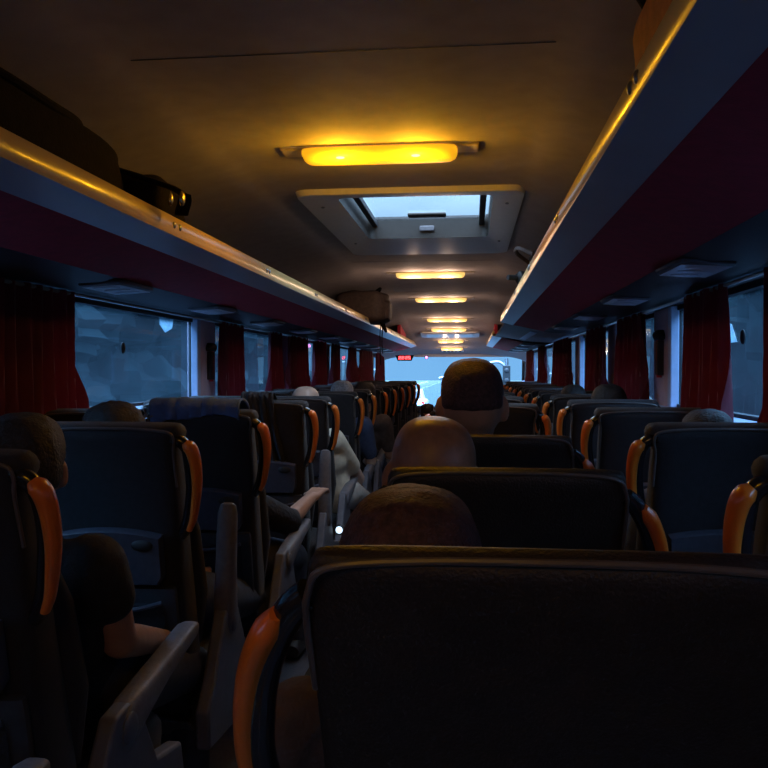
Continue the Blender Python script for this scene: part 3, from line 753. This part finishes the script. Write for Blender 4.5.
    # hair shell: outside the skull where hair grows, inside elsewhere
    if hairkind:
        rnd = random.Random(hash(label) % 1000 if False else len(label))
        a1, a2, a3 = [rnd.uniform(0, 6) for _ in range(3)]
        thick = {'short': 1.045, 'full': 1.13, 'curly': 1.20, 'long': 1.12}[hairkind]
        def fn(d):
            front = d.y
            lim = -.25 + .75 * max(0, front + .25) ** .7 if front > -.25 else -.42
            if hairkind == 'short': lim = lim + .05
            if hairkind == 'full': lim -= .18
            if hairkind == 'long': lim -= .25 if front < .2 else 0
            t = max(0, min(1, (d.z - lim + .10 * (1 - abs(d.x))) / .22))
            if hairkind == 'short' and abs(d.x) > .85 and d.z < .05 and front > -.3: t *= .2
            n_ = .010 * sin(9*d.x + a1) * sin(8*d.y + a2) + (.035 * sin(17*d.x + a1) * sin(15*d.z + a2) * sin(16*d.y + a3) if hairkind == 'curly' else .008 * sin(23*d.y + a3))
            return (.86 + (thick + n_ - .86) * t) * sup(d)
        MB().ell(q((0, -.010, .022)), (.075*hr, .092*hr, .096*hr), 48, 36, rot, fn).build('hair', hair, r)
    return r
SZ = POD + .45
def crown(px, pytop, Zm, kind='full', hr=1.0):     # head centre whose crown shows at pytop
    t = {None: .95, 'short': 1.045, 'full': 1.13, 'curly': 1.20, 'long': 1.12}[kind]
    c = hr * (.022 + .098 * t); v = W(px, pytop, Zm); v.z -= c; return v
def seated(Zrow, xs): # pelvis point on a seat whose top is at measured distance Zrow
    return Vector((xs, Yt(Zrow, xs) + .30, SZ + .10))
# right-hand aisle column: three heads in front of the viewpoint
p = crown(412, 483, 1.03, 'full', 1.08); person('person with dark hair, low in the seat directly in front of the nearest seat', p + Vector((0, 0, .0)), (.0, p.y + .22, SZ + .06), hair='hairbrown', hairkind='full', shirt='shirtbrown', hr=1.08)
p = crown(432, 415, 1.63, None, 1.13); person('person with a shaved shiny head and visible right ear, second row ahead', p, (.0, p.y + .2, SZ + .08), skin='shaved', hairkind=None, shirt='shirtblack', hr=1.13, yaw=.2, tilt=.06)
p = crown(472, 358, 2.38, 'short', 1.18); person('tall person with short dark hair and bare neck against the windscreen', p, (.03, p.y + .18, SZ + .12), hair='hairbrown', hairkind='short', hr=1.18, shirt='shirtblue', nod=-.05, skin='skin')
# left side
p = crown(29, 411, 1.60, 'full', .92); person('person in black short sleeves on the near left aisle seat, bare elbow showing', p, (-.90, p.y + .16, SZ + .08), hairkind='full', shirt='shirtblack', hr=.92, yaw=.35, headvox=.007,
    arms={1: (W(122, 640, 1.66), W(168, 640, 2.05), .5)}, sleeve=.28)
p = crown(119, 400, 2.32, 'curly', .9); person('person with curly dark hair whose head top shows before the big left window', p, (-.92, p.y + .14, SZ + .08), hairkind='curly', yaw=.9, tilt=-.2, hr=.9)
p = crown(205, 417, 2.98); person('person in dark clothes with a forearm resting on the left aisle armrest', p, (-.90, p.y + .12, SZ + .06), hairkind='full', shirt='darkcloth', headvox=.007,
    arms={1: (W(290, 521, 3.18), W(313, 497, 3.42), .5)}, sleeve=.85)
p = crown(308, 386, 4.50, None); person('bald pale man in a cream shirt leaning an arm into the aisle', p, (-.80, p.y + .15, SZ + .08), skin='skin_pale', hairkind=None, shirt='shirtcream', trousers='chino', headvox=.008, yaw=-.1,
    arms={1: (W(360, 478, 4.78), W(350, 492, 5.0), .6)}, sleeve=.5)
p = crown(257, 394, 3.85, 'short', .95); person('person with dark hair just visible above a coat covered left seat', p, (-1.25, p.y + .12, SZ + .1), hairkind='short', hr=.95, shirt='shirtblue')
p = crown(344, 380, 5.45, 'short'); person('person with grey hair above the left seats, just past the bald man', p, (-.92, p.y + .12, SZ + .1), skin='skin_pale', hair='hairgrey', hairkind='short', hr=1.0, shirt='shirtblue')
p = crown(366, 381, 6.15); person('person with dark hair next to the grey haired one, further ahead on the left', p, (-.86, p.y + .12, SZ + .1), hairkind='full', shirt='shirtbrown')
# right side
p = crown(607, 384, 4.02, 'full', 1.0); person('person with bushy dark hair at the right windows beside the red curtain', p, (.61, p.y + .12, SZ + .1), hairkind='full', hr=1.02, shirt='shirtblue')
p = crown(704, 408, 2.36, 'short', .95); person('person whose dark crown peeps over the wide right window seat', p, (.61, p.y + .14, SZ + .08), hairkind='short', hr=.95, shirt='shirtblue')
p = crown(572, 384, 5.0, 'short'); person('person with dark hair far ahead on the right, low before the curtains', p, (.61, p.y + .12, SZ + .1), hairkind='short', shirt='shirtbrown')
p = crown(428, 403, 10.9, 'short'); person('small distant person standing low at the front of the aisle, left one', p, (p.x, p.y + .1, SZ - .05), hairkind='short', vox=.02, headvox=.014)
p = crown(443, 404, 10.9); person('small distant person at the front of the aisle, right one', p, (p.x, p.y + .1, SZ - .05), hairkind='full', vox=.02, headvox=.014)
for (px, lab) in ((428, 'folding guide seat at the front of the aisle, left one'), (443, 'folding guide seat at the front of the aisle, right one')):
    p = W(px, 411, 10.9); g = empty('guide_seat', (p.x, p.y + .06, 0), lab, 'seat')
    MB().box((-.10, -.09, .42), (.10, .32, .50)).build('seat_cushion', 'seat', g, bevel=.03)
    MB().box((-.09, -.14, .5), (.09, -.07, .95)).build('backrest', 'seat', g, bevel=.03)
    MB().box((-.03, .0, 0), (.03, .2, .42)).build('leg', 'metal', g, bevel=.01)

# ------------------------------------------------------------------ draped cloth
def drape(name, x0, x1, ytop, ztop, drop_back, drop_front, m, label, cat, amp=.012, seed=1, theta=13, skew=0, thick=.06, T=.008):
    rnd = random.Random(seed); a = [rnd.uniform(0, 6) for _ in range(6)]
    n, k = 40, 44; rows = []; th = R(theta)
    Lb, Lf = drop_back, drop_front; tot = Lb + Lf + thick * 1.4
    for i in range(n + 1):
        u = i / n; row = []
        lb = Lb * (1 + .45 * sin(5*u + a[0]) + .15 * sin(9*u + a[1]))
        for j in range(k + 1):
            s = (j / k) * (lb + thick*1.4 + Lf) - lb      # negative behind, positive front
            if s < 0: y = -thick/2 - .012; z = s; 
            elif s < thick*1.4:
                t = s / (thick*1.4); y = (-thick/2 - .012) * cos(pi*t) ; z = .028 * sin(pi*t)
            else: y = thick/2 + .012; z = -(s - thick*1.4)
            w_ = amp * (sin(14*u + a[2] + 2*s) + .6*sin(31*u + a[3] - 3*s) + .4*sin(9*s*3 + a[4] + 7*u)) * (min(1, abs(s)*6) + .25)
            yy = y + (w_ if s > thick else -abs(w_)) ; 
            yb = yy - z * math.tan(th) * (-1) * -1
            row.append(Vector((x0 + (x1-x0)*u + skew*(-z) + .01*sin(12*s + a[5])*min(1, abs(s)*5), ytop + yy - z*math.tan(th) , ztop + z + .004 + abs(w_)*.3)))
        rows.append(row)
    V = [p for r_ in rows for p in r_]; mb = MB(); fs = []
    for i in range(n):
        for j in range(k): fs.append((i*(k+1)+j, (i+1)*(k+1)+j, (i+1)*(k+1)+j+1, i*(k+1)+j+1))
    mb.add(V, fs); o = mb.build(name, m)
    md = o.modifiers.new('t', 'SOLIDIFY'); md.thickness = T; md.offset = 1
    return tag(o, label, cat)
top = POD + 1.16
drape('jacket', -1.07, -.76, Yt(2.68, -.72) + .02, top - .012, .035, .25, 'bluecloth', 'crumpled blue jacket laid over the top of a left aisle seat', 'jacket', amp=.022, seed=3)
drape('coat', -1.0, -.86, Yt(3.52, -.72) + .02, top - .012, .68, .2, 'darkcloth', 'long dark coat hanging down the back of a left aisle seat', 'coat', amp=.018, seed=5, skew=.12)

# ------------------------------------------------------------------ luggage
def soft_box(name, c, r, m, parent=None, amp=.03, e=.45, seed=0, nu=40, nv=24):
    rnd = random.Random(seed); a = [rnd.uniform(0, 6) for _ in range(4)]
    mb = MB(); V = []
    for i in range(nv + 1):
        ph = pi * i / nv
        for j in range(nu):
            t = 2*pi*j/nu; sg = lambda v: (1 if v >= 0 else -1) * abs(v) ** e
            d = Vector((sg(sin(ph)*1.0)*sg(cos(t)), sg(sin(ph))*sg(sin(t)), sg(cos(ph))))
            k_ = 1 + amp * (sin(7*d.x*1.3 + a[0] + 3*d.y) + sin(9*d.z + a[1] + 2*d.x) * .7)
            V.append((c[0] + d.x*r[0]*k_, c[1] + d.y*r[1]*k_, c[2] + d.z*r[2]*k_))
    fs = []
    for i in range(nv):
        for j in range(nu):
            k = (j+1) % nu; fs.append((i*nu+j, (i+1)*nu+j, (i+1)*nu+k, i*nu+k))
    mb.add(V, fs); return mb.build(name, m, parent)
# backpack on the left rack
bp = W(372, 302, 7.0)
b = empty('backpack', (XC - .61, bp.y - .1, H(.39)), 'brown backpack on the left rack with straps dangling below', 'backpack')
soft_box('body', (0, 0, .145), (.22, .24, .14), 'bagbrown', b, seed=2)
soft_box('front_pocket', (.17, -.02, .12), (.07, .16, .09), 'bagbrown', b, seed=4)
MB().tube(catmull([(.10, -.10, .27), (.14, -.04, .31), (.14, .04, .31), (.10, .10, .27)], 5), .010, 8).build('grab_handle', 'bagdark', b)
for k_, yy, ln in ((0, -.10, .34), (1, .06, .24)):
    s = catmull([(.10, yy, .14), (.165, yy, .08), (.158, yy, .0), (.150, yy + .01, -.12), (.156, yy + .015, -ln)], 6)
    MB().tube(s, (.022, .004) if False else [(.018, .004)] * len(s), 8, up=(1, 0, 0)).build('strap', 'bagdark', b)
MB().tube(catmull([(.15, -.10, .03), (.19, -.03, -.05), (.19, .03, -.04), (.16, .06, .03)], 6), .009, 8).build('loose_strap', 'bagdark', b)
# duffel bag, upper left
b = empty('duffel_bag', (XC - .78, 1.62, H(.40)), 'dark duffel bag at the near end of the left rack', 'bag')
soft_box('body', (0, 0, .100), (.19, .48, .09), 'bagdark', b, seed=6, amp=.035)
MB().tube(catmull([(.06, -.25, .16), (.15, -.22, .185), (.19, 0, .17), (.15, .22, .185), (.06, .25, .16)], 6), .010, 8).build('carry_handle', 'bagdark', b)
MB().tube(catmull([(.12, .40, .14), (.21, .47, .12), (.29, .53, .09), (.29, .52, .03)], 6), [(.02, .006)] * 19, 8).build('strap', 'bagdark', b)
MB().ell((.30, .50, .07), (.008, .018, .022), 12, 8).build('buckle', 'brass', b)
b = empty('crossbody_bag', (XC - .70, 2.28, H(.40)), 'small dark bag with a brass buckle past the duffel on the left rack', 'bag')
soft_box('body', (0, 0, .085), (.14, .13, .08), 'bagdark', b, seed=16); MB().ell((.135, -.03, .10), (.010, .012, .022), 12, 8).build('buckle', 'brass', b)
# right rack: orange bag, dark bundle, black roll
b = empty('tote_bag', (XC + .70, 1.28, H(.40)), 'orange brown bag leaning at the near end of the right rack', 'bag')
soft_box('body', (0, 0, .122), (.12, .20, .115), 'bagorange', b, seed=8)
MB().tube(catmull([(-.10, -.10, .2), (-.155, -.06, .27), (-.155, .06, .27), (-.10, .10, .2)], 6), .010, 8).build('handle', 'bagdark', b)
b = empty('travel_bag', (XC + .78, 4.05, H(.40)), 'dark travel bag on the right rack beside the roof hatch', 'bag')
soft_box('body', (0, 0, .11), (.18, .36, .10), 'bagdark', b, seed=9)
MB().tube(catmull([(-.18, -.15, .16), (-.245, -.08, .2), (-.245, .08, .2), (-.18, .15, .16)], 6), .010, 8).build('handle', 'bagbrown', b)
b = empty('rolled_umbrella', (XC + .61, 4.25, H(.485)), 'rolled black umbrella poking over the right rack rail', 'umbrella', rz=-.25)
MB().tube([(-.06, -.04, .0), (-.05, -.03, 0), (.12, .10, 0), (.25, .2, 0)], [.02, .036, .036, .015], 14).build('canopy', 'rubber', b)
MB().tube([(-.06, -.04, 0), (-.10, -.075, 0)], .014, 10).build('handle', 'dash', b)

# ------------------------------------------------------------------ outside
struct(MB().box((-60, -40, -1.25), (60, 220, -1.2)).build('ground', 'verge'))
struct(MB().box((-7.5, -40, -1.2), (6.5, 220, -1.18)).build('road', 'road'))
mk = MB(); y = -30
for xx in (-7.1, 6.1): struct(MB().box((xx - .07, -40, -1.18), (xx + .07, 220, -1.174)).build('road_line', 'paint'))
b0 = None
for i in range(14):
    o = MB().box((-2.2, 14 + i * 9, -1.18), (-2.05, 18 + i * 9, -1.174)).build('road_dash', 'paint') if i == 0 else b0.copy()
    if i == 0: b0 = o
    else: C.objects.link(o); o.location.y = 9 * i
    tag(o, 'white lane marking on the road ahead of the coach', 'road marking', 'lane markings ahead')
def tree(x, y, s, label, g):
    r = empty('roadside_tree', (x, y, -1.2), label, 'tree', g)
    rnd = random.Random(int(x * 31 + y * 17)); m = MB()
    for _ in range(26):
        a = rnd.uniform(0, 2*pi); q = rnd.uniform(0, 1) ** .6 * s * .42; z = rnd.uniform(.12, .95) * s; rr = s * rnd.uniform(.12, .2)
        q *= math.sqrt(max(.1, 1 - abs(z / s - .45) * 1.1))
        ph = [rnd.uniform(0, 6) for _ in range(3)]
        m.ell((q*cos(a), q*sin(a), z), (rr, rr, rr*.85), 24, 16, None, lambda d: 1 + .13*sin(9*d.x + ph[0])*sin(8*d.y + ph[1]) + .09*sin(15*d.z + ph[2] + 9*d.x) + rnd.uniform(-.02, .02))
    m.build('crown', 'bush', r)
    MB().tube([(0, 0, 0), (.05, 0, s*.3), (0, .05, s*.7)], [s*.035, s*.03, s*.015], 10).build('trunk', 'bark', r)
    return r
tx = {}
for side, sx in (('left', -1), ('right', 1)):
    for i in range(9):
        x = XC + sx * (8.5 + 1.5 * ((i * 37) % 5) / 5); y = -1 + i * 3.6; s = 6.2 + ((i * 53) % 7) * .35
        tree(x, y, s, 'dark leafy tree seen dimly through the %s windows, %s along the road' % (side, ords[i]), 'roadside trees')
# white car ahead
cp = W(417, 399, 50); cz = -1.18
c = empty('car', (cp.x - .2, cp.y, cz), 'white car on the road ahead, seen low through the windscreen', 'car')
body = [(-.85, .25), (-.85, .75), (-.75, .85), (-.6, .88), (.6, .88), (.75, .85), (.85, .75), (.85, .25)]
MB().loft([[(x*k_, y, z*q_ + (1-q_)*.25) for x, z in body] for y, k_, q_ in ((-2.1, .9, .85), (-2.0, 1, 1), (0, 1.02, 1), (1.9, 1, .9), (2.1, .88, .7))]).build('body', 'carwhite', c, bevel=.04)
MB().loft([[(x*k_, y, z) for x, z in [(-.72, .86), (-.60, zt), (.60, zt), (.72, .86)]] for y, k_, zt in ((-1.75, 1, .9), (-1.3, .98, 1.4), (.3, .98, 1.45), (1.0, 1, .9))]).build('cabin', 'carwhite', c, bevel=.04)
MB().add([(-.60, -1.74, .93), (.60, -1.74, .93), (.54, -1.37, 1.36), (-.54, -1.37, 1.36), (-.60, -1.70, .93), (.60, -1.70, .93), (.54, -1.33, 1.36), (-.54, -1.33, 1.36)], [(0,1,2,3),(7,6,5,4),(0,4,5,1),(1,5,6,2),(2,6,7,3),(3,7,4,0)]).build('rear_window', 'carglass', c, smooth=False)
for s in (-1, 1):
    MB().box((s*.72 - .1, -2.1, .62), (s*.72 + .1, -2.02, .76)).build('tail_light', 'tail', c, bevel=.02)
    for y in (-1.3, 1.35): MB().tube([(s*.70, y, .32), (s*.86, y, .32)], .32, 20).build('wheel', 'rubber', c)
# lamp post with signal head to the right of the tall head
lp = W(506, 352, 24)
l = empty('traffic_light', (lp.x, lp.y, -1.2), 'roadside signal post with a long arm, right part of the windscreen', 'traffic light')
hh = lp.z + 1.2
MB().tube([(0, 0, 0), (0, 0, hh - .2)], [.10, .06], 12).build('post', 'metal', l)
MB().tube(catmull([(0, 0, hh - .5), (-.3, 0, hh - .3), (-1.2, 0, hh - .55), (-2.0, 0, hh - .8)], 5), .045, 10).build('arm', 'metal', l)
sg = MB().box((-.11, -.16, hh - 1.3), (.11, .1, hh - .4)).build('signal_head', 'rubber', l, bevel=.03)
for i in range(3): MB().ell((0, -.17, hh - 1.15 + i * .3), (.07, .03, .07), 14, 8).build('signal_lens', 'dash', sg)
for i, (yy, sxx) in enumerate(((40, -1), (62, -1))):
    o = empty('street_lamp', (-9.0, yy, -1.2), 'tall street lamp left of the road ahead, %s one' % ('nearer' if i == 0 else 'farther'), 'street lamp')
    MB().tube([(0, 0, 0), (0, 0, 7.5)], [.12, .07], 12).build('post', 'metal', o)
    MB().tube(catmull([(0, 0, 7.4), (.5, 0, 7.9), (1.8, 0, 8.1)], 5), .05, 10).build('arm', 'metal', o)
    MB().ell((2.0, 0, 8.08), (.35, .14, .07), 16, 8).build('lamp_head', 'jamb', o)
gr = empty('guard_rail', (-8.0, 0, -1.2), 'pale metal guard rail along the left side of the road', 'guard rail')
MB().prism([(-.03, .45), (.03, .5), (-.02, .56), (.03, .62), (.0, .72), (-.05, .72), (-.06, .45)], 'y', 10, 150).build('beam', 'jamb', gr)
for i in range(24): MB().box((-.1, 11 + i*4, 0), (-.03, 11.1 + i*4, .7)).build('post', 'metal', gr)
